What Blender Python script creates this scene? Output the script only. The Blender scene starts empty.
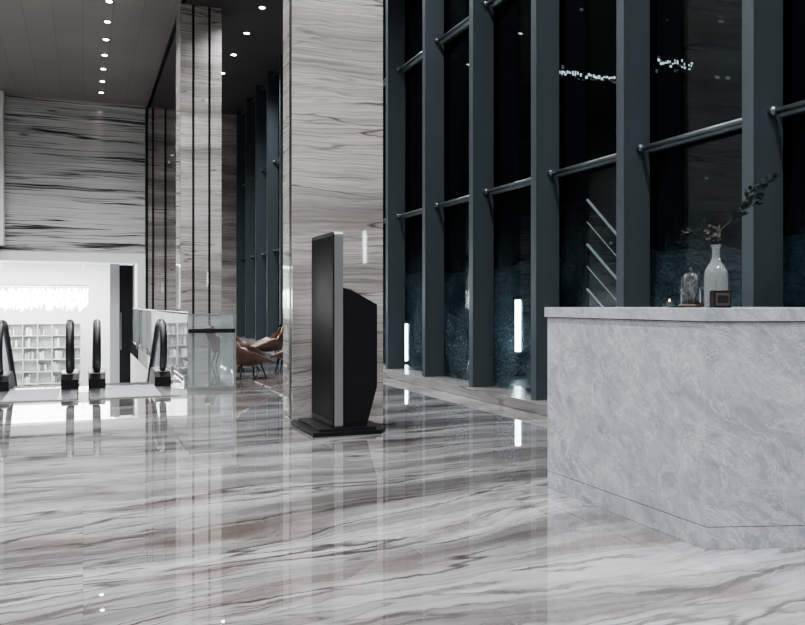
import bpy, bmesh, math, random
from mathutils import Vector, Matrix, noise as mnoise
random.seed(7)
S = bpy.context.scene
COL = S.collection
try:
    S.view_settings.look = 'AgX - Medium High Contrast'
except Exception as e: print(e)

# ------------------------------------------------------------------ materials
def newmat(name):
    m = bpy.data.materials.new(name); m.use_nodes = True
    nt = m.node_tree
    return m, nt, nt.nodes['Principled BSDF'], nt.nodes['Material Output']

def simple(name, col, rough=.5, metal=0, emis=None, es=0, spec=.5, bump=0, bscale=40, var=0.06):
    m, nt, b, o = newmat(name)
    b.inputs['Roughness'].default_value = rough
    b.inputs['Metallic'].default_value = metal
    b.inputs['Specular IOR Level'].default_value = spec
    n = nt.nodes.new('ShaderNodeTexNoise'); n.inputs['Scale'].default_value = bscale
    n.inputs['Detail'].default_value = 4
    g = nt.nodes.new('ShaderNodeNewGeometry'); nt.links.new(g.outputs['Position'], n.inputs['Vector'])
    r = nt.nodes.new('ShaderNodeValToRGB')
    c = col
    r.color_ramp.elements[0].color = (c[0]*(1-var), c[1]*(1-var), c[2]*(1-var), 1)
    r.color_ramp.elements[1].color = (min(1, c[0]*(1+var)), min(1, c[1]*(1+var)), min(1, c[2]*(1+var)), 1)
    nt.links.new(n.outputs['Fac'], r.inputs['Fac'])
    nt.links.new(r.outputs['Color'], b.inputs['Base Color'])
    if emis:
        b.inputs['Emission Color'].default_value = (*emis, 1)
        b.inputs['Emission Strength'].default_value = es
    if bump:
        bp = nt.nodes.new('ShaderNodeBump'); bp.inputs['Strength'].default_value = bump
        bp.inputs['Distance'].default_value = .02
        nt.links.new(n.outputs['Fac'], bp.inputs['Height']); nt.links.new(bp.outputs['Normal'], b.inputs['Normal'])
    return m

class N:
    def __init__(s, nt): s.nt = nt
    def _in(s, sock, v):
        if isinstance(v, (int, float)): sock.default_value = v
        elif isinstance(v, tuple): sock.default_value = v
        else: s.nt.links.new(v, sock)
    def m(s, op, a, b=0, c=None, clamp=False):
        n = s.nt.nodes.new('ShaderNodeMath'); n.operation = op; n.use_clamp = clamp
        s._in(n.inputs[0], a); s._in(n.inputs[1], b)
        if c is not None: s._in(n.inputs[2], c)
        return n.outputs[0]
    def xyz(s, x, y, z):
        n = s.nt.nodes.new('ShaderNodeCombineXYZ')
        s._in(n.inputs[0], x); s._in(n.inputs[1], y); s._in(n.inputs[2], z); return n.outputs[0]
    def pos(s):
        g = s.nt.nodes.new('ShaderNodeNewGeometry'); q = s.nt.nodes.new('ShaderNodeSeparateXYZ')
        s.nt.links.new(g.outputs['Position'], q.inputs[0]); return q.outputs[0], q.outputs[1], q.outputs[2]
    def noise(s, vec, scale=1, detail=4, rough=.55, dist=0):
        n = s.nt.nodes.new('ShaderNodeTexNoise'); s.nt.links.new(vec, n.inputs['Vector'])
        n.inputs['Scale'].default_value = scale; n.inputs['Detail'].default_value = detail
        n.inputs['Roughness'].default_value = rough; n.inputs['Distortion'].default_value = dist
        return n.outputs['Fac']
    def ramp(s, f, stops):
        n = s.nt.nodes.new('ShaderNodeValToRGB'); e = n.color_ramp.elements
        while len(e) < len(stops): e.new(.5)
        for i, (p, c) in enumerate(stops):
            e[i].position = p; e[i].color = (*c, 1) if len(c) == 3 else c
        s._in(n.inputs[0], f); return n.outputs[0]
    def mr(s, v, a, b, c=0, d=1):
        n = s.nt.nodes.new('ShaderNodeMapRange'); n.interpolation_type = 'SMOOTHSTEP'
        s._in(n.inputs[0], v)
        for i, q in enumerate((a, b, c, d)): n.inputs[i+1].default_value = q
        return n.outputs[0]
    def mix(s, f, a, b, mode='MIX'):
        n = s.nt.nodes.new('ShaderNodeMix'); n.data_type = 'RGBA'; n.blend_type = mode
        s._in(n.inputs[0], f)
        for sock, v in ((n.inputs[6], a), (n.inputs[7], b)):
            if isinstance(v, tuple): sock.default_value = (*v, 1)
            else: s.nt.links.new(v, sock)
        return n.outputs[2]
    def wn(s, vec):
        n = s.nt.nodes.new('ShaderNodeTexWhiteNoise'); s.nt.links.new(vec, n.inputs['Vector']); return n.outputs['Value']

def strata(name, kind, base, dark, brown, vein, amp=.35, lu=.36, lv=.5, tile=None, rough=.08, coat=0.0, rot=0,
           bu=.2, bv=3.0, bands=(.38, .62), finev=22, fineu=.6, finec=.35, brown_amt=.5, mu=1.6, cu=1.0,
           cn=9, cw=.13, camt=.6, vu=.28, vv=2.2, veinw=.02, vein_amt=.9, small=.3, grout_amt=.45, sm_u=2.2, sm_v=3.2, mask=(.40, .60)):
    """banded onyx marble; bands run along u and vary across v. cn = number of agate contour lines, cw their width"""
    m, nt, b, o = newmat(name); q = N(nt)
    x, y, z = q.pos()
    if kind == 'floor':
        a = math.radians(rot)
        u = q.m('ADD', q.m('MULTIPLY', x, math.cos(a)), q.m('MULTIPLY', y, math.sin(a)))
        v = q.m('SUBTRACT', q.m('MULTIPLY', y, math.cos(a)), q.m('MULTIPLY', x, math.sin(a)))
        w = 3.3; t0, t1 = x, y
    else:
        u = q.m('ADD', x, y); v = z; w = 1.7; t0, t1 = u, z
    grout = None
    if tile:
        tw, th = tile
        s0 = q.m('DIVIDE', t0, tw); s1 = q.m('DIVIDE', t1, th)
        i0 = q.m('FLOOR', s0); i1 = q.m('FLOOR', s1)
        f0 = q.m('ABSOLUTE', q.m('SUBTRACT', q.m('FRACT', s0), .5)); f1 = q.m('ABSOLUTE', q.m('SUBTRACT', q.m('FRACT', s1), .5))
        g0 = q.m('GREATER_THAN', f0, .5-.0018/tw); g1 = q.m('GREATER_THAN', f1, .5-.0018/th)
        grout = q.m('MAXIMUM', g0, g1)
        rnd = q.wn(q.xyz(i0, i1, 2.0))
        v = q.m('ADD', v, q.m('MULTIPLY', rnd, .05))
        w = q.m('ADD', q.m('MULTIPLY', rnd, .10), w)
    MU = lambda s_, k: q.m('MULTIPLY', s_, k)
    low = q.noise(q.xyz(MU(u, lu), MU(v, lv), w), 1, 2, .5)
    low2 = q.noise(q.xyz(MU(u, sm_u), MU(v, sm_v), w), 1, 4, .6)
    v2 = q.m('ADD', v, MU(q.m('SUBTRACT', low, .5), amp*4))
    v2 = q.m('ADD', v2, MU(q.m('SUBTRACT', low2, .5), amp*small))
    fine = q.noise(q.xyz(MU(u, fineu), MU(v2, finev), w), 1, 6, .7)
    band = q.noise(q.xyz(MU(u, bu), MU(v2, bv), w), 1, 3, .5)
    vn = q.noise(q.xyz(MU(u, vu), MU(v2, vv), q.m('ADD', w, 7.0)), 1, 3, .5)
    cell = q.noise(q.xyz(MU(u, cu), MU(v2, 3.2), q.m('ADD', w, 3.0)), 1, 5, .6)
    cell2 = q.noise(q.xyz(MU(u, mu), MU(v2, 2.0), q.m('ADD', w, 13.0)), 1, 5, .65)
    c = q.ramp(band, [(bands[0]-.06, dark), (bands[0]+.08, tuple((p+r)/2 for p, r in zip(dark, base))), (bands[1], base)])
    fr = q.ramp(fine, [(.30, (1-finec,)*3), (.5, (1-finec*.3,)*3), (.68, (1.06, 1.06, 1.06))])
    c = q.mix(1.0, c, fr, 'MULTIPLY')
    bm = MU(q.mr(cell, .53, .66), brown_amt)
    c = q.mix(bm, c, brown)
    # agate contour lines
    ct = q.m('ABSOLUTE', q.m('SUBTRACT', q.m('FRACT', MU(band, cn)), .5))
    ct = q.m('MULTIPLY', q.mr(ct, 0, cw, 1, 0), q.mr(cell2, mask[0], mask[1], .0, camt))
    c = q.mix(ct, c, tuple(.55*i+.45*j for i, j in zip(vein, dark)))
    rid = q.m('ABSOLUTE', q.m('SUBTRACT', vn, .5))
    rm = q.m('MULTIPLY', q.mr(rid, 0, veinw, 1, 0), q.mr(cell, .36, .54, .2, 1))
    c = q.mix(MU(rm, vein_amt), c, vein)
    if grout is not None:
        c = q.mix(MU(grout, grout_amt), c, (.14, .13, .13))
    nt.links.new(c, b.inputs['Base Color'])
    b.inputs['Roughness'].default_value = rough
    b.inputs['Coat Weight'].default_value = coat
    b.inputs['Coat Roughness'].default_value = .002
    return m

M_floor = strata('marble_floor', 'floor', (.50, .492, .495), (.165, .152, .15), (.115, .080, .066), (.052, .040, .036),
                 amp=.36, lu=.26, lv=.38, tile=(2.4, 1.2), rough=.02, coat=1.0, rot=6, bu=.24, bv=2.7, bands=(.37, .57), finev=32, fineu=1.0,
                 finec=.48, brown_amt=.60, cn=18, cw=.17, camt=.9, mu=.8, cu=.8, vu=.22, vv=2.3, veinw=.018, grout_amt=.25, small=.50, sm_u=1.8, sm_v=2.6, mask=(.36, .56))
M_wall = strata('marble_backwall', 'wall', (.62, .618, .61), (.38, .37, .36), (.36, .33, .31), (.025, .022, .022),
                amp=.06, lu=.25, lv=.8, rough=.12, bu=.05, bv=3.0, bands=(.28, .46), finev=20, fineu=.35, finec=.28, brown_amt=.25,
                cn=11, cw=.13, camt=1.0, mu=.28, cu=.4, vu=.06, vv=2.8, veinw=.028, vein_amt=1.0, small=1.2, sm_u=1.1, sm_v=.8, mask=(.32, .50))
M_pillar = strata('marble_pillar', 'wall', (.52, .50, .48), (.27, .25, .235), (.23, .185, .16), (.10, .075, .063),
                  amp=.10, lu=.35, lv=.5, tile=(50.0, 1.9), rough=.03, bu=.12, bv=2.6, bands=(.36, .56), finev=55, fineu=.8, finec=.52, brown_amt=.45,
                  cn=22, cw=.20, camt=.65, mu=.7, cu=.5, vu=.18, vv=2.4, veinw=.008, small=.9, sm_u=1.6, sm_v=1.8)
M_wallw = strata('marble_sidewall', 'wall', (.46, .44, .42), (.26, .24, .22), (.25, .2, .17), (.12, .10, .09), amp=.18, rough=.15)

def desk_marble():
    m, nt, b, o = newmat('marble_desk'); q = N(nt)
    x, y, z = q.pos()
    p = q.xyz(q.m('ADD', x, q.m('MULTIPLY', z, .5)), q.m('SUBTRACT', y, q.m('MULTIPLY', z, .5)), z)
    n1 = q.noise(p, 6, 10, .72, .7); n2 = q.noise(p, 1.5, 5, .6, .5); n3 = q.noise(p, 70, 4, .6)
    n4 = q.noise(p, 3.4, 10, .72, .9); n5 = q.noise(q.xyz(q.m('ADD', x, 5.0), y, z), 8, 9, .75, .8)
    c = q.ramp(n1, [(.32, (.25, .272, .31)), (.48, (.355, .375, .41)), (.68, (.50, .515, .54))])
    c = q.mix(q.mr(n2, .42, .68, 0, .4), c, (.46, .475, .505))
    rid = q.m('ABSOLUTE', q.m('SUBTRACT', n4, .5))
    c = q.mix(q.mr(rid, 0, .016, .6, 0), c, (.68, .69, .71))
    rid3 = q.m('ABSOLUTE', q.m('SUBTRACT', n5, .5))
    c = q.mix(q.mr(rid3, 0, .012, .45, 0), c, (.19, .205, .24))
    c = q.mix(q.mr(n3, .5, .8, 0, .25), c, (.23, .245, .27))
    nt.links.new(c, b.inputs['Base Color']); b.inputs['Roughness'].default_value = .22
    return m
M_desk = desk_marble()

def ceiling_mat():
    m, nt, b, o = newmat('ceiling_panels'); q = N(nt)
    x, y, z = q.pos()
    s0 = q.m('DIVIDE', x, .6); s1 = q.m('DIVIDE', y, 1.2)
    f0 = q.m('ABSOLUTE', q.m('SUBTRACT', q.m('FRACT', s0), .5)); f1 = q.m('ABSOLUTE', q.m('SUBTRACT', q.m('FRACT', s1), .5))
    g = q.m('MAXIMUM', q.m('GREATER_THAN', f0, .485), q.m('GREATER_THAN', f1, .492))
    r = q.wn(q.xyz(q.m('FLOOR', s0), q.m('FLOOR', s1), 0.0))
    c = q.ramp(r, [(0, (.165, .146, .138)), (1, (.19, .168, .158))])
    c = q.mix(q.m('MULTIPLY', g, .55), c, (.06, .052, .048))
    nt.links.new(c, b.inputs['Base Color']); b.inputs['Roughness'].default_value = .35
    return m
M_ceil = ceiling_mat()

def glass_mat(name, tint, refl=1.0, rough=.0, haze=0.0, hazecol=(.6, .65, .68), speck=False):
    m, nt, b, o = newmat(name); q = N(nt)
    nt.nodes.remove(b)
    t = nt.nodes.new('ShaderNodeBsdfTransparent'); t.inputs[0].default_value = (*tint, 1)
    g = nt.nodes.new('ShaderNodeBsdfGlossy'); g.inputs['Roughness'].default_value = rough
    f = nt.nodes.new('ShaderNodeFresnel'); f.inputs[0].default_value = 1.45
    mx = nt.nodes.new('ShaderNodeMixShader')
    fm = q.m('MULTIPLY', f.outputs[0], refl, clamp=True)
    nt.links.new(fm, mx.inputs[0]); nt.links.new(t.outputs[0], mx.inputs[1]); nt.links.new(g.outputs[0], mx.inputs[2])
    out = mx.outputs[0]
    if haze or speck:
        d = nt.nodes.new('ShaderNodeBsdfDiffuse'); d.inputs[0].default_value = (*hazecol, 1)
        m2 = nt.nodes.new('ShaderNodeMixShader')
        x, y, z = q.pos()
        if speck:
            n = q.noise(q.xyz(x, y, z), 34, 6, .85); n2 = q.noise(q.xyz(x, q.m('MULTIPLY', y, 1.0), z), 1.3, 5, .65)
            hz = q.m('MULTIPLY', q.mr(n, .49, .64), q.m('MULTIPLY', q.mr(z, .2, 2.4, 1, 0), q.mr(n2, .40, .62, .06, 1)))
            hz = q.m('MULTIPLY', hz, haze)
            nt.links.new(hz, m2.inputs[0])
        else: m2.inputs[0].default_value = haze
        nt.links.new(out, m2.inputs[1]); nt.links.new(d.outputs[0], m2.inputs[2]); out = m2.outputs[0]
    nt.links.new(out, o.inputs[0])
    return m
M_glass = glass_mat('window_glass_mat', (.58, .64, .66), .26, 0, .85, (.28, .37, .43), True)
M_guard = glass_mat('guard_glass_mat', (.84, .88, .89), .8, .01, .14, (.8, .85, .87))
M_bottle = glass_mat('bottle_glass_mat', (.74, .78, .78), 2.2, .03, .22, (.62, .66, .66))
M_cloche = glass_mat('cloche_glass_mat', (.93, .94, .94), 1.8, .02, .05)

M_fin = simple('fin_paint', (.074, .092, .102), .38, .3, bscale=3, var=.08)
M_rail = simple('transom_metal', (.15, .17, .18), .3, .7)
M_black = simple('black_plastic', (.007, .007, .008), .4, spec=.3)
M_rubber = simple('handrail_rubber', (.010, .010, .011), .4)
M_screen = simple('screen_glass', (.004, .004, .005), .35, spec=.02)
M_silver = simple('brushed_silver', (.26, .265, .27), .42, .7)
M_steel = simple('stainless_steel', (.55, .56, .57), .28, 1)
M_dark = simple('dark_metal', (.022, .022, .025), .4, .5)
M_joint = simple('dark_joint', (.10, .10, .11), .6)  # dark seam colour between the desk's stacked parts
M_white = simple('white_paint', (.82, .83, .83), .5)
M_greyp = simple('grey_plaster', (.45, .46, .47), .6)
M_shelf = simple('shelf_laminate', (.62, .63, .64), .5)
M_lamp = simple('lamp_emitter', (1, 1, 1), .5, emis=(1, .98, .95), es=30)
M_tube = simple('tube_emitter', (1, 1, 1), .5, emis=(.92, .96, 1), es=32)
M_stairl = simple('stair_light_emitter', (1, 1, 1), .5, emis=(.85, .88, .9), es=.6)
M_win1 = simple('lit_pane_bright', (.1, .1, .1), .5, emis=(.85, .9, .9), es=3)
M_win2 = simple('lit_pane_dim', (.05, .05, .05), .5, emis=(.8, .85, .9), es=.35)
M_crys = simple('crystal_emitter', (1, 1, 1), .3, emis=(1, .98, .97), es=9)
M_warm = simple('candle_flame', (1, .8, .5), .5, emis=(1, .72, .4), es=8)
M_wax = simple('candle_wax', (.8, .76, .7), .5)
M_wood = simple('dark_wood', (.06, .04, .03), .4, bscale=20, var=.3)
M_leather = simple('brown_leather', (.075, .038, .027), .35, bump=.15, bscale=60, var=.25)
M_leaf = simple('leaf_dark', (.018, .026, .024), .7, var=.3, spec=.2)
M_stem = simple('stem_brown', (.03, .025, .022), .6, var=.3, spec=.2)
M_petal = simple('petal_pale', (.13, .12, .11), .7, var=.2, spec=.2)
M_reflection_hedge = simple('reflection_hedge_leaves', (.05, .08, .095), .6, bump=1, bscale=14, var=.9)
M_pave = simple('outdoor_paving', (.05, .055, .06), .35, bscale=2, var=.3)
M_facade = simple('night_facade', (.010, .012, .014), .6)
M_plinth = strata('marble_plinth', 'wall', (.30, .29, .29), (.2, .19, .19), (.2, .16, .14), (.1, .09, .08), amp=.1, rough=.2)

# ------------------------------------------------------------------ mesh builder
class MB:
    def __init__(s): s.v = []; s.f = []; s.mi = []; s.sm = []; s.mats = []
    def mat(s, m):
        if m not in s.mats: s.mats.append(m)
        return s.mats.index(m)
    def add(s, vs, fs, m, smooth=False):
        o = len(s.v); s.v += [tuple(p) for p in vs]; i = s.mat(m)
        for f in fs: s.f.append(tuple(o+k for k in f)); s.mi.append(i); s.sm.append(smooth)
    def box(s, x0, x1, y0, y1, z0, z1, m):
        vs = [(x0, y0, z0), (x1, y0, z0), (x1, y1, z0), (x0, y1, z0), (x0, y0, z1), (x1, y0, z1), (x1, y1, z1), (x0, y1, z1)]
        s.add(vs, [(0, 3, 2, 1), (4, 5, 6, 7), (0, 1, 5, 4), (1, 2, 6, 5), (2, 3, 7, 6), (3, 0, 4, 7)], m)
    def prism(s, poly, z0, z1, m):
        n = len(poly)
        vs = [(x, y, z0) for x, y in poly]+[(x, y, z1) for x, y in poly]
        fs = [tuple(range(n-1, -1, -1)), tuple(range(n, 2*n))]+[(i, (i+1) % n, n+(i+1) % n, n+i) for i in range(n)]
        s.add(vs, fs, m)
    def extr(s, prof, axis, a, b, m):
        n = len(prof)
        if axis == 'y': vs = [(p, a, z) for p, z in prof]+[(p, b, z) for p, z in prof]
        else: vs = [(a, p, z) for p, z in prof]+[(b, p, z) for p, z in prof]
        fs = [tuple(range(n)), tuple(range(2*n-1, n-1, -1))]+[((i+1) % n, i, n+i, n+(i+1) % n) for i in range(n)]
        s.add(vs, fs, m)
    def tube(s, path, r, m, seg=10, rx=None, cap=True):
        P = [Vector(p) for p in path]; n = len(P); vs = []
        R = r if isinstance(r, (list, tuple)) else [r]*n
        prevu = None
        for i, p in enumerate(P):
            t = (P[min(i+1, n-1)]-P[max(i-1, 0)]).normalized()
            if prevu is None:
                up = Vector((0, 0, 1)) if abs(t.z) < .9 else Vector((1, 0, 0))
                uu = t.cross(up).normalized()
            else: uu = (prevu-t*prevu.dot(t)).normalized()
            prevu = uu; w = t.cross(uu)
            for k in range(seg):
                a = 2*math.pi*k/seg
                vs.append(p+uu*math.cos(a)*R[i]*(rx or 1)+w*math.sin(a)*R[i])
        fs = [(i*seg+k, i*seg+(k+1) % seg, (i+1)*seg+(k+1) % seg, (i+1)*seg+k) for i in range(n-1) for k in range(seg)]
        if cap: fs += [tuple(range(seg-1, -1, -1)), tuple((n-1)*seg+k for k in range(seg))]
        s.add(vs, fs, m, True)
    def lathe(s, prof, c, m, seg=28):
        n = len(prof); vs = []
        for r, z in prof:
            for k in range(seg):
                a = 2*math.pi*k/seg; vs.append((c[0]+r*math.cos(a), c[1]+r*math.sin(a), c[2]+z))
        fs = [(i*seg+k, i*seg+(k+1) % seg, (i+1)*seg+(k+1) % seg, (i+1)*seg+k) for i in range(n-1) for k in range(seg)]
        if prof[0][0] > .0005: fs.append(tuple(range(seg-1, -1, -1)))
        if prof[-1][0] > .0005: fs.append(tuple((n-1)*seg+k for k in range(seg)))
        s.add(vs, fs, m, True)
    def obj(s, name, bevel=0, parent=None, recalc=True):
        xs = [p[0] for p in s.v]; ys = [p[1] for p in s.v]; zs = [p[2] for p in s.v]
        o = Vector(((min(xs)+max(xs))/2, (min(ys)+max(ys))/2, min(zs)))
        me = bpy.data.meshes.new(name)
        me.from_pydata([tuple(Vector(p)-o) for p in s.v], [], s.f)
        for m in s.mats: me.materials.append(m)
        for p, i, sm in zip(me.polygons, s.mi, s.sm): p.material_index = i; p.use_smooth = sm
        if recalc:
            b = bmesh.new(); b.from_mesh(me); bmesh.ops.recalc_face_normals(b, faces=b.faces); b.to_mesh(me); b.free()
        ob = bpy.data.objects.new(name, me); COL.objects.link(ob)
        if parent:
            ob.parent = parent; ob.location = o-parent.location
        else: ob.location = o
        if bevel:
            md = ob.modifiers.new('bevel', 'BEVEL'); md.width = bevel; md.segments = 2; md.limit_method = 'ANGLE'
        return ob
def empty(name, loc):
    e = bpy.data.objects.new(name, None); e.location = loc; COL.objects.link(e); e.empty_display_size = .2; return e

# ------------------------------------------------------------------ room shell
H = 7.4; XW = 4.91; XF = 4.6; YB = 27.0; XL = -6.0; YR = -7.0
VX0, VX1, VY = -3.6, 1.38, 12.5           # escalator void
b = MB()
b.box(XL, XW+.3, YR, VY, -.35, 0, M_floor)
b.box(VX1, XW+.3, VY, YB+.6, -.35, 0, M_floor)
b.box(XL, VX0, VY, YB, -.35, 0, M_floor)
b.obj('floor')
b = MB(); b.box(XL, 1.88, YR, YB+.6, H, H+.3, M_ceil)
M_ceil2 = simple('ceiling_dark', (.06, .055, .053), .5, bscale=1, var=.1)
b.box(1.98, XW+.3, YR, YB+.6, H, H+.3, M_ceil2)
b.box(1.88, 1.98, YR, YB+.6, H+.12, H+.3, M_dark)
b.obj('ceiling')
b = MB()
OX0, OX1, OZ = -5.0, 1.61, 2.46
b.box(XL, OX0, YB, YB+.5, -4.5, H, M_wall)
b.box(OX0, 1.82, YB, YB+.5, 2.74, H, M_wall)
b.obj('wall_back')
b = MB()
b.box(1.82, XW+.3, YB+.15, YB+.6, 0, H, M_pillar)
for x in (1.86, 2.04, 2.42, 3.9): b.box(x, x+.05, YB+.11, YB+.15, 0, H, M_dark)
b.obj('wall_recess')
b = MB()
b.box(OX0, 1.82, YB-.06, YB+.5, OZ, 2.74, M_white)
b.box(OX1, 1.82, YB-.06, YB+.5, -4.5, OZ, M_white)
b.obj('trim_1')
b = MB(); b.box(XL-.3, XL, YR, YB+.5, -4.5, H, M_wallw); b.obj('wall_left')
b = MB(); b.box(XL, XW+.3, YR-.3, YR, 0, H, M_wallw); b.obj('wall_rear')
b = MB(); b.box(-3.0, -2.17, YB-.5, YB-.02, 2.9, H-.01, M_white); b.obj('wall_pier')
# void lining + lower hall
b = MB()
b.box(VX1, VX1+.2, VY, YB-.1, -4.5, -.35, M_white)
b.box(1.64, 1.84, YB+.62, YB+8, -4.5, 3.2, M_white)
b.box(XL, VX1, VY-.2, VY, -4.5, -.35, M_greyp)
b.box(XL, 1.84, YB+8, YB+8.2, -4.5, 3.2, M_white)
b.box(XL-.2, XL, YB+.5, YB+8, -4.5, 3.2, M_white)
b.obj('wall_lower_hall')
b = MB(); b.box(XL, 1.64, VY, YB+8, -4.7, -4.5, M_white); b.obj('floor_lower_hall')
b = MB(); b.box(XL, 1.64, YB+.5, YB+8, 2.74, 2.94, M_white)
for yy in (28.6, 30.6, 32.6): b.box(XL+.5, VX1-.3, yy, yy+.12, 2.72, 2.74, M_dark)
b.obj('ceiling_lower_hall')
b = MB()
b.box(1.09, 1.50, YB+.9, YB+1.0, -4.5, 2.42, M_dark)
b.box(1.12, 1.15, YB+.86, YB+.9, -.3, .9, M_steel)
b.box(.80, 1.09, YB+.88, YB+1.02, -4.5, 2.46, M_greyp)
b.box(1.50, 1.56, YB+.88, YB+1.02, -4.5, 2.46, M_greyp)
b.obj('door_1')

# ------------------------------------------------------------------ window wall
win = empty('window_1', (XW, 8, 0))
fins = MB(); Yf = [4.69+1.55*i for i in range(-7, 15)]
for y in Yf:
    fins.box(XF, XW-.02, y, y+.09, .12, H, M_fin)
    fins.box(XF-.012, XF, y-.012, y+.102, .12, H, M_fin)
fins.obj('fins', .004, win)
g = MB(); g.box(XW, XW+.02, YR, YB, .12, H, M_glass); g.obj('glass', 0, win)
r = MB()
for z in (2.60, 4.98, 7.3):
    for i in range(len(Yf)-1):
        r.tube([(XW-.12, Yf[i]+.09, z), (XW-.12, Yf[i+1], z)], .024, M_rail, 10)
        r.box(XW-.05, XW, Yf[i]+.09, Yf[i+1], z-.03, z+.03, M_fin)
    for y in Yf:
        r.tube([(XW-.14, y-.05, z), (XW-.14, y-.0, z)], .036, M_rail, 12)
for y in Yf: r.box(XW-.03, XW+.0, y+.09, y+.12, .12, H, M_dark)
r.obj('transoms', 0, win)
b = MB(); b.box(4.5, XW+.28, YR, YB, 0, .12, M_plinth)
b.obj('baseboard_window', .006)

# ------------------------------------------------------------------ pillars
def pillar(x0, x1, y0, y1, seams, z1=H, edge=.02, sw=.018):
    b = MB(); g = .03
    b.box(x0+g, x1-g, y0+g, y1-g, 0, z1, M_dark)
    xs = [x0]+seams+[x1]
    for i in range(len(xs)-1):
        b.box(xs[i]+(.0 if i == 0 else sw), xs[i+1]-(sw if i < len(xs)-2 else 0), y0, y0+.03, 0, z1, M_pillar)
        b.box(xs[i]+(.0 if i == 0 else sw), xs[i+1]-(sw if i < len(xs)-2 else 0), y1-.03, y1, 0, z1, M_pillar)
    b.box(x0-.002, x0+.03, y0+.032, y0+.032+edge, 0, z1, M_dark)
    b.box(x0, x0+.03, y0+.032+edge, y1-.03, 0, z1, M_pillar)
    b.box(x1-.03, x1, y0+.03, y1-.03, 0, z1, M_pillar)
    return b.obj('marble_pillar', .003)
pillar(1.965, 2.94, 8.11, 8.52, [], edge=.09)
pillar(1.88, 2.72, 17.5, 18.4, [2.14, 2.47], sw=.024)

# ------------------------------------------------------------------ reception desk
A, B_, C, D = (2.76, 4.55), (2.76, 3.11), (4.36, 2.60), (4.36, 4.55)
def inset(poly, d):
    out = []; n = len(poly)
    for i in range(n):
        p0 = Vector(poly[i-1]); p1 = Vector(poly[i]); p2 = Vector(poly[(i+1) % n])
        e1 = (p1-p0).normalized(); e2 = (p2-p1).normalized()
        n1 = Vector((-e1.y, e1.x)); n2 = Vector((-e2.y, e2.x))
        k = d/(1+n1.dot(n2)); out.append(tuple(p1+(n1+n2)*k))
    return out
P0 = [A, B_, C, D]
TOP = 1.15
b = MB()
b.prism(inset(P0, .005), 0, .105, M_desk)
b.prism(inset(P0, .010), .105, .108, M_joint)
b.prism(inset(P0, .004), .108, TOP-.066, M_desk)
b.prism(inset(P0, .010), TOP-.066, TOP-.062, M_joint)
b.prism(inset(P0, -.010), TOP-.062, TOP, M_desk)
b.obj('reception_desk', .002)

# ------------------------------------------------------------------ kiosk
b = MB()
x0, x1, y0, y1 = 2.085, 2.165, 7.02, 7.76
b.prism([(1.88, 6.98), (2.52, 6.98), (2.60, 7.10), (2.60, 7.84), (1.88, 7.84)], 0, .035, M_black)
b.prism([(1.95, 7.03), (2.48, 7.03), (2.48, 7.80), (1.95, 7.80)], .035, .06, M_dark)
def rr(ya, yb, za, zb, r, n=6):
    pts = []
    for cy, cz, a0 in ((yb-r, zb-r, 0), (ya+r, zb-r, 90), (ya+r, za+r, 180), (yb-r, za+r, 270)):
        for k in range(n+1):
            a = math.radians(a0+90*k/n); pts.append((cy+r*math.cos(a), cz+r*math.sin(a)))
    return pts
b.extr(rr(y0, y1, .06, 1.82, .035), 'x', x0, x1, M_silver)
b.extr(rr(y0+.008, y1-.008, .068, 1.812, .03), 'x', x0-.014, x0, M_black)
b.extr(rr(y0+.03, y1-.03, .12, 1.78, .01), 'x', x0-.016, x0-.014, M_screen)
b.extr([(x1, .06), (x1+.24, .06), (x1+.34, .42), (x1+.34, 1.165), (x1+.09, 1.30), (x1, 1.32)], 'y', y0+.05, y1-.06, M_black)
b.extr([(x1+.02, .10), (x1+.225, .10), (x1+.315, .43), (x1+.315, 1.145), (x1+.08, 1.27), (x1+.02, 1.285)], 'y', y0+.042, y0+.05, M_black)
pts = []
for i in range(30):
    t = i/29; pts.append((x1+.28+.35*t+.05*math.sin(t*7), 7.35+.22*math.sin(t*5)+.3*t, .045 if t < .15 else .012))
b.tube(pts, .006, M_black, 6)
b.tube([(x1+.02, y1-.05, 1.3), (x1+.03, y1-.05, 1.55), (x1+.05, y1-.05, 1.6)], .006, M_black, 6)
b.obj('digital_signage_kiosk', .003)

# ------------------------------------------------------------------ escalators
def handrail(b, X, Y0=11.9):
    path = []
    cz, r = .56, .36
    for a in range(-120, -269, -10):
        aa = math.radians(a)
        path.append((X, Y0+.36+r*math.cos(aa), cz+r*math.sin(aa)))
    path.append((X, Y0+.55, cz+r)); path.append((X, Y0+.75, cz+r-.02)); path.append((X, Y0+.95, cz+r-.09))
    sl = math.tan(math.radians(30))
    for t in (1.3, 3, 6, 9.0): path.append((X, Y0+.95+t, cz+r-.09-(t)*sl))
    b.tube(path, .036, M_rubber, 12, rx=1.35)
    prof = []
    for a in range(-120, -269, -12):
        aa = math.radians(a); prof.append((Y0+.36+(r-.03)*math.cos(aa), cz+(r-.03)*math.sin(aa)))
    prof += [(Y0+.75, cz+r-.05), (Y0+.95, cz+r-.12), (Y0+9.95, cz+r-.12-9*sl), (Y0+9.95, cz-.36-9*sl), (Y0+.95, .20)]
    b.extr(prof, 'x', X-.006, X+.006, M_guard)
    b.extr([(Y0+.12, 0), (Y0+.12, .14), (Y0+.2, .22), (Y0+.9, .22), (Y0+9.9, .22-9*sl), (Y0+9.9, -.3-9*sl), (Y0+.95, -.30), (Y0+.75, 0)], 'x', X-.11, X+.11, M_black)
    b.extr([(Y0+.19, .225), (Y0+.9, .225), (Y0+9.9, .225-9*sl), (Y0+9.9, .20-9*sl), (Y0+.9, .20), (Y0+.19, .2)], 'x', X-.10, X+.10, M_steel)
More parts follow.
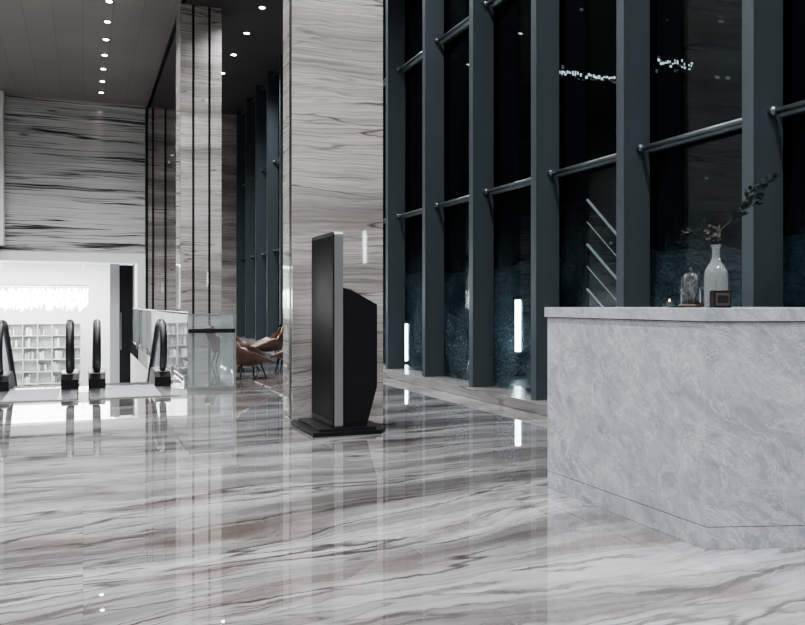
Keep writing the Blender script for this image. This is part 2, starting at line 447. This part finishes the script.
def escalator(xa, xb):
    b = MB(); handrail(b, xa); handrail(b, xb)
    b.box(xa-.1, xb+.1, 10.75, 12.3, 0, .012, M_steel)
    for i in range(14): b.box(xa+.12, xb-.12, 10.8+i*.1, 10.84+i*.1, .012, .016, M_greyp)
    b.box(xa+.11, xb-.11, 12.3, 12.9, -.08, -.002, M_dark)
    y = 12.9; z = 0
    for i in range(22):
        z -= .2
        b.box(xa+.11, xb-.11, y, y+.36, z-.22, z, M_dark)
        b.box(xa+.11, xb-.11, y, y+.03, z, z+.004, M_steel)
        y += .35
    return b.obj('escalator', 0)
escalator(-1.03, -.17); escalator(.18, 1.05)
b = MB()
for (ya, yb) in ((12.55, 14.5), (14.55, 16.5), (16.55, 18.5), (18.55, 20.5), (20.55, 22.5), (22.55, 24.5), (24.55, 26.8)):
    b.box(VX1+.06, VX1+.075, ya, yb, .03, 1.02, M_guard)
    b.box(VX1+.03, VX1+.105, ya+.1, ya+.2, 0, .1, M_steel)
b.tube([(VX1+.068, 12.55, 1.03), (VX1+.068, 26.8, 1.03)], .02, M_steel)
b.obj('glass_balustrade')
b = MB()
b.box(1.31, 1.93, 11.28, 11.295, .02, 1.02, M_guard)
b.box(1.925, 1.94, 11.295, 12.5, .02, 1.02, M_guard)
b.box(1.30, 1.945, 11.25, 11.32, 0, .05, M_steel)
b.box(1.31, 1.93, 11.24, 11.275, .78, .835, M_dark)
b.box(1.30, 1.945, 11.275, 11.30, 1.02, 1.035, M_steel)
b.box(1.91, 1.95, 11.27, 11.31, 0, 1.03, M_steel)
b.obj('glass_balustrade')

# lower-hall furniture
b = MB()
SX = -3.1
for i in range(7): b.box(SX+i*.50, SX+.03+i*.50, 33.4, 33.75, -4.5, .42, M_shelf)
for k in range(12): b.box(SX, SX+3.03, 33.4, 33.75, -4.5+k*.447, -4.47+k*.447, M_shelf)
b.box(SX, SX+3.0, 33.72, 33.75, -4.5, .42, M_shelf)
for i in range(6):
    for k in range(11):
        if random.random() < .75:
            xx = SX+.05+i*.50
            while xx < SX+.05+i*.50+random.uniform(.12, .36):
                w = random.uniform(.03, .08); hh = random.uniform(.2, .34)
                b.box(xx, xx+w*.9, 33.45, 33.65, -4.47+k*.447, -4.47+k*.447+hh, random.choice([M_greyp, M_white, M_shelf, M_silver])); xx += w
b.obj('bookshelf')
b = MB()
for i in range(900):
    x = random.uniform(-5.4, .15); y = random.uniform(29.2, 30.6); z = 1.72-random.random()*.55; l = random.uniform(.08, .28)
    b.box(x-.012, x+.012, y-.012, y+.012, z-l, z, M_crys)
b.box(-5.5, .2, 29.2, 30.6, 1.76, 1.80, M_white)
for x in (-5, -2.5, 0): b.tube([(x, 29.9, 1.8), (x, 29.9, 2.74)], .01, M_steel)
b.obj('crystal_chandelier')

# ------------------------------------------------------------------ downlights
b = MB(); sp = []
for i in range(12): sp.append((.5, 11.4+1.3*i+.0))
for i in range(6): sp.append((3.5, 13.6+1.75*i*1.0))
for x in (-3.2, .5, 3.5):
    for y in (-5.5, -3, -.5, 2, 4.5, 7.0, 9.5): sp.append((x, y))
for x, y in sp:
    b.lathe([(.085, -.012), (.085, 0)], (x, y, H), M_silver, 20)
    b.lathe([(.06, -.016), (.06, -.012)], (x, y, H), M_lamp, 20)
b.obj('ceiling_downlights')
def spot(loc, e, ang=120, blend=.8, rad=.08, col=(1, .97, .94)):
    l = bpy.data.lights.new('downlight_beam', 'SPOT'); l.energy = e; l.spot_size = math.radians(ang); l.spot_blend = blend
    l.shadow_soft_size = rad; l.color = col
    o = bpy.data.objects.new('downlight_beam', l); o.location = loc; COL.objects.link(o)
    return o
WC = (.965, .985, 1)
for x in (-3.2, .5, 3.5):
    for y in (-5.5, -3, -.5, 2, 4.5, 7.0, 9.5):
        spot((x, y, H-.05), 560, 140, .9, .06, WC)
for x, y in ((.5, 12.7), (.5, 15.3), (.5, 17.9), (.5, 20.5), (.5, 23.1), (3.5, 13.6), (3.5, 17.1), (3.5, 20.6), (-3.2, 14), (-3.2, 18), (-3.2, 22)):
    spot((x, y, H-.05), 880, 140, .9, .06, WC)
def area(loc, e, sx, sy, rot, col=(1, 1, 1)):
    l = bpy.data.lights.new('hall_fill_light', 'AREA'); l.shape = 'RECTANGLE'; l.size = sx; l.size_y = sy; l.energy = e; l.color = col
    o = bpy.data.objects.new('hall_fill_light', l); o.location = loc; o.rotation_euler = rot; COL.objects.link(o); return o
area((-2, 31.5, 2.65), 560, 6, 5, (0, 0, 0))  # unseen area lamp added to brighten the lower hall

b = MB(); b.box(4.47, 4.588, 3.14, 3.22, 1.80, 2.5, M_dark); b.tube([(4.46, 3.0, 1.87), (4.46, 3.0, 2.41)], .03, M_tube)
for z in (1.9, 2.38): b.box(4.45, 4.47, 3.0, 3.16, z-.01, z+.01, M_dark)
b.box(4.45, 4.6, 3.128, 3.15, 1.8, 2.5, M_dark)
b.obj('wall_sconce')

# ------------------------------------------------------------------ desk objects
R = Vector((.932, -.363, 0)); F = Vector((.363, .932, 0))
bc = Vector((3.31, 3.65, TOP))
b = MB()
b.lathe([(.001, 0), (.055, 0), (.062, .006), (.064, .03), (.064, .17), (.060, .205), (.045, .235), (.028, .258), (.022, .28), (.021, .33), (.027, .345), (.030, .352),
         (.026, .352), (.017, .33), (.018, .28), (.040, .23), (.056, .20), (.060, .17), (.060, .03), (.05, .012), (.001, .010)], bc, M_bottle, 36)
def leaf(b, p, d, L, W, m):
    d = d.normalized(); s = d.cross(Vector((random.uniform(-1, 1), random.uniform(-1, 1), random.uniform(-1, 1)))).normalized(); n = d.cross(s)
    vs = []; fs = []
    K = 5
    for i in range(K+1):
        t = i/K; w = W*math.sin(math.pi*min(.98, t*.9+.06))**.8
        c = p+d*L*t+n*L*.15*math.sin(t*2.5)
        vs += [c-s*w, c+n*(-w*.3), c+s*w]
    for i in range(K):
        o = i*3; fs += [(o, o+1, o+4, o+3), (o+1, o+2, o+5, o+4)]
    b.add(vs, fs, m, True)
def branch(b, pts, r0, r1, leaves, lm, L=.035, W=.010, buds=0):
    P = []
    for i in range(len(pts)-1):
        for k in range(5): P.append(Vector(pts[i]).lerp(Vector(pts[i+1]), k/5))
    P.append(Vector(pts[-1])); n = len(P)
    b.tube(P, [r0+(r1-r0)*i/(n-1) for i in range(n)], M_stem, 6)
    for i in range(leaves):
        t = .45+.55*i/max(1, leaves-1); k = min(n-2, int(t*(n-1))); p = P[k].lerp(P[k+1], random.random())
        d = (P[k+1]-P[k]).normalized()*.7+Vector((random.uniform(-1, 1), random.uniform(-1, 1), random.uniform(-.6, .9)))
        leaf(b, p, d, L*random.uniform(.7, 1.25), W*random.uniform(.8, 1.2), lm)
    for i in range(buds):
        k = int((.5+.5*random.random())*(n-1)); p = P[k]+Vector((random.uniform(-1, 1), random.uniform(-1, 1), random.uniform(-1, 1)))*.02
        b.tube([P[k], p], .0012, M_stem, 4)
        for j in range(5):
            leaf(b, p, Vector((random.uniform(-1, 1), random.uniform(-1, 1), random.uniform(-.3, 1))), .016, .006, M_petal)
def W(r, u, f=0): return bc+R*r+F*f+Vector((0, 0, u))
branch(b, [W(0, .02), W(.004, .34), W(.03, .44), W(.10, .50), W(.17, .57), W(.24, .66), W(.33, .74)], .005, .0018, 44, M_leaf, .048, .013)
branch(b, [W(.05, .46), W(.12, .49), W(.19, .56, .03), W(.27, .61, .04)], .003, .001, 18, M_leaf, .038, .010)
branch(b, [W(.17, .57), W(.17, .62), W(.20, .68, -.03)], .003, .001, 10, M_leaf, .036, .010)
branch(b, [W(.0, .03), W(-.006, .35), W(-.03, .40, .02), W(-.09, .44, .02), W(-.18, .42, .02)], .003, .001, 12, M_leaf, .03, .009, 3)
branch(b, [W(.0, .03), W(.0, .35), W(-.03, .42, -.02), W(-.08, .48, -.03)], .003, .001, 8, M_leaf, .03, .009, 8)
branch(b, [W(.0, .03), W(.002, .35), W(.01, .41, -.02), W(.0, .45, -.03)], .003, .001, 6, M_petal, .028, .010, 6)
b.obj('bottle_vase_with_branches', recalc=False)

cc = Vector((3.27, 3.79, TOP))-R*.013
b = MB()
b.lathe([(.001, 0), (.064, 0), (.068, .006), (.068, .014), (.062, .02), (.001, .02)], cc, M_wood, 32)
pr = [(.055, .020), (.055, .15)]
for k in range(1, 9):
    a = math.radians(90*k/8); pr.append((max(.004, .055*math.cos(a)), .15+.055*math.sin(a)))
pr += [(.005, .212), (.010, .218), (.010, .226), (.004, .232), (.0004, .233)]
b.lathe(pr, cc, M_cloche, 32)
b.lathe([(.001, .02), (.02, .02), (.022, .03), (.016, .05), (.026, .075), (.018, .10), (.004, .12), (.0004, .125)], cc, M_petal, 16)
b.tube([cc+Vector((0, 0, .1)), cc+Vector((.01, 0, .17))], .002, M_stem, 5)
for i in range(10): leaf(b, cc+Vector((0, 0, .10+.005*i)), Vector((random.uniform(-1, 1), random.uniform(-1, 1), .6)), .035, .008, M_petal)
b.obj('glass_cloche', recalc=False)

b = MB(); pc = Vector((3.16, 3.48, TOP))+R*.02
def obox(b, c, w, d, z0, z1, m, ang=0):
    r = Matrix.Rotation(ang, 3, 'Z') @ R; f = Matrix.Rotation(ang, 3, 'Z') @ F
    p = [c-r*w/2-f*d/2, c+r*w/2-f*d/2, c+r*w/2+f*d/2, c-r*w/2+f*d/2]
    b.prism([(q.x, q.y) for q in p], c.z+z0, c.z+z1, m)
obox(b, pc, .098, .05, 0, .092, M_black, .12)
obox(b, pc, .080, .054, .012, .080, M_wood, .12)
obox(b, pc, .060, .058, .025, .066, M_dark, .12)
b.obj('small_picture_box', .002)
b = MB(); kc = Vector((3.22, 3.82, TOP))-R*.075
b.lathe([(.001, 0), (.018, 0), (.021, .004), (.022, .035), (.020, .035), (.019, .008), (.001, .008)], kc, M_cloche, 20)
b.lathe([(.001, .008), (.016, .008), (.016, .022), (.001, .022)], kc, M_wax, 16)
b.lathe([(.001, .022), (.005, .028), (.004, .038), (.0004, .050)], kc, M_warm, 10)
b.obj('tealight_candle')
b = MB(); dc = kc+R*.012-F*.10
b.lathe([(.001, 0), (.045, 0), (.05, .004), (.05, .008), (.001, .006)], dc, M_dark, 24)
b.obj('coaster_dish')

# ------------------------------------------------------------------ lounge chairs
def chair(cx, cy, rot, s=1.0):
    b = MB(); vs = []; n, m = 16, 12
    rot = Matrix.Rotation(rot, 3, 'Z')
    for i in range(n+1):
        t = i/n
        if t < .5: y = -.34+.62*t/.5; z = .30-.05*math.sin(t/.5*math.pi)
        else:
            k = (t-.5)/.5; y = .28+.16*k; z = .28+.46*k
        wd = .30*(1-.65*max(0, t-.55)/.45)+.05*math.sin(t*math.pi)
        for j in range(m+1):
            a = -1+2*j/m
            x = wd*a*1.0; up = (abs(a)**2.6)*(.20*math.sin(min(1, t*1.2)*math.pi)+.02); fw = -(abs(a)**2)*.14*(1 if t > .5 else t*2)
            vs.append((x, y+fw, z+up))
    def tr(p): q = rot @ (Vector(p)*s); return (q.x+cx, q.y+cy, q.z)
    top = [tr(p) for p in vs]; bot = [tr((p[0]*1.03, p[1]+.02, p[2]-.035)) for p in vs]
    w = m+1; K = len(vs)
    fs = [(i*w+j, i*w+j+1, (i+1)*w+j+1, (i+1)*w+j) for i in range(n) for j in range(m)]
    fb = [tuple(K+q for q in reversed(f)) for f in fs]
    side = []
    ring = [j for j in range(w)]+[i*w+m for i in range(1, n+1)]+[n*w+j for j in range(m-1, -1, -1)]+[i*w for i in range(n-1, 0, -1)]
    for a_, b2 in zip(ring, ring[1:]+ring[:1]): side.append((a_, K+a_, K+b2, b2))
    b.add(top+bot, fs+fb+side, M_leather, True)
    for sx in (-.22, .22):
        for sy, ty in ((-.26, -.2), (.28, .2)):
            b.tube([tr((sx*1.1, sy, 0)), tr((sx*.6, ty, .27))], [.012*s, .016*s], M_dark, 8)
    return b.obj('lounge_chair')
chair(2.42, 12.95, 1.9, .85); chair(2.55, 14.3, 2.3, .9); chair(3.35, 13.9, -2.0, .9); chair(2.6, 15.9, 1.6); chair(3.4, 16.2, -1.6)

# ------------------------------------------------------------------ outdoors
b = MB(); b.box(XW+.3, 70, -25, 75, -.25, -.05, M_pave); b.obj('ground')
b = MB(); b.box(16, 60, 34, 46, -.05, 42, M_facade)
def cells(xa, xb, za, zb, m, p, w=.22, h=.3):
    x = xa
    while x < xb:
        if random.random() < p:
            z = random.uniform(za, zb); b.box(x, x+w*random.uniform(.3, 1), 33.97, 34.0, z, z+h*random.uniform(.3, 1), m)
        x += w*1.15
for k in range(3): cells(21.3, 25.0, 12.0+.15*k, 12.3, M_win1 if k else M_win2, .6, .13, .16)
for k in range(3): cells(27.1, 29.3, 13.0+.2*k, 13.6, M_win1 if k else M_win2, .6, .13, .16)
cells(38, 50, 18, 19, M_win2, .5, .5, .5)
for k in range(12): cells(18, 50, 3+k*3, 5+k*3, M_win2, .05, .3, .25)
b.obj('office_building')
def reflection_hedge(x0, x1, y0, y1, h):  # added leafy block standing in for bluish speckled reflection in the glass
    bm = bmesh.new(); bmesh.ops.create_cube(bm, size=1)
    for v in bm.verts: v.co = Vector(((x0+x1)/2+v.co.x*(x1-x0), (y0+y1)/2+v.co.y*(y1-y0), -.05+(v.co.z+.5)*(h+.05)))
    bmesh.ops.subdivide_edges(bm, edges=bm.edges[:], cuts=5, use_grid_fill=True)
    for _ in range(2): bmesh.ops.subdivide_edges(bm, edges=bm.edges[:], cuts=1, use_grid_fill=True)
    for v in bm.verts:
        if v.co.z > 0: v.co += Vector((mnoise.noise(v.co*3), mnoise.noise(v.co*3+Vector((9, 0, 0))), mnoise.noise(v.co*2.5+Vector((0, 9, 0)))))*.22
    me = bpy.data.meshes.new('reflection_hedge'); bm.to_mesh(me); bm.free(); me.materials.append(M_reflection_hedge)
    o = bpy.data.objects.new('reflection_hedge', me); COL.objects.link(o)
reflection_hedge(7.9, 8.7, 3, 11.0, 1.9); reflection_hedge(7.9, 8.7, 12.9, 24, 1.9)
def reflection_tube(x, y, z0, z1, n='reflection_standin_lamp'):  # added glowing tube outside, stands in for a lamp's reflection in the glass
    b = MB(); b.box(x-.03, x+.09, y+.03, y+.12, -.05, z1+.06, M_dark)
    b.box(x-.09, x+.12, y-.06, y+.15, -.05, .0, M_dark)
    b.tube([(x, y, z0), (x, y, z1)], .05, M_tube, 14); b.obj(n)
reflection_tube(6.9, 12.3, .36, 1.24); reflection_tube(5.86, 14.9, .06, .78)
for (x, y) in ((7.3, 6.2), (7.3, 9.0), (7.3, 14.5), (7.3, 18)):  # made-up fixtures and spots, added only to brighten the leafy blocks
    b = MB(); b.lathe([(.07, 0), (.07, .04), (.05, .16), (.04, .16), (.04, .12), (.001, .12)], (x, y, -.05), M_dark, 16); b.obj('hedge_fill_fixture')
    l = bpy.data.lights.new('hedge_fill_beam', 'SPOT'); l.energy = 42; l.color = (.75, .88, 1); l.shadow_soft_size = .03; l.spot_size = math.radians(130); l.spot_blend = .8
    o = bpy.data.objects.new('hedge_fill_beam', l); o.location = (x, y, .13); o.rotation_euler = (0, math.radians(-140), 0); COL.objects.link(o)
b = MB()
for k, rr_ in enumerate((.022, .010, .022, .010, .016)):
    z = 2.95-k*.38
    b.tube([(7.98, 11.85, z), (9.2, 11.75, z-1.25)], rr_, M_stairl, 8)
for i in range(9):
    b.box(8.0+i*.16, 8.2+i*.16, 11.9, 12.8, 2.9-i*.20, 2.96-i*.20, M_dark)
b.box(7.9, 9.5, 11.9, 12.4, -.05, .9, M_dark)
for x in (8.0, 9.2): b.box(x-.03, x+.03, 11.86, 11.92, .9 if x > 9 else -.05, 1.8 if x > 9 else 3.1, M_dark)
b.obj('outdoor_staircase')

# ------------------------------------------------------------------ world + camera
w = bpy.data.worlds.new('night'); S.world = w; w.use_nodes = True
nt = w.node_tree; bg = nt.nodes['Background']
tc = nt.nodes.new('ShaderNodeTexCoord'); sx = nt.nodes.new('ShaderNodeSeparateXYZ'); rp = nt.nodes.new('ShaderNodeValToRGB')
nt.links.new(tc.outputs['Generated'], sx.inputs[0]); nt.links.new(sx.outputs[2], rp.inputs[0])
rp.color_ramp.elements[0].color = (.005, .007, .009, 1); rp.color_ramp.elements[1].color = (.002, .003, .004, 1)
nt.links.new(rp.outputs[0], bg.inputs[0]); bg.inputs[1].default_value = 1

cam = bpy.data.cameras.new('camera'); co = bpy.data.objects.new('camera', cam); COL.objects.link(co)
cam.sensor_width = 36; cam.lens = 36*820/805; cam.shift_y = -8.5/805
co.location = (0, 0, 1.17); co.rotation_euler = (math.radians(90), 0, -math.atan2(.363, .932))
cam.clip_end = 300
S.camera = co
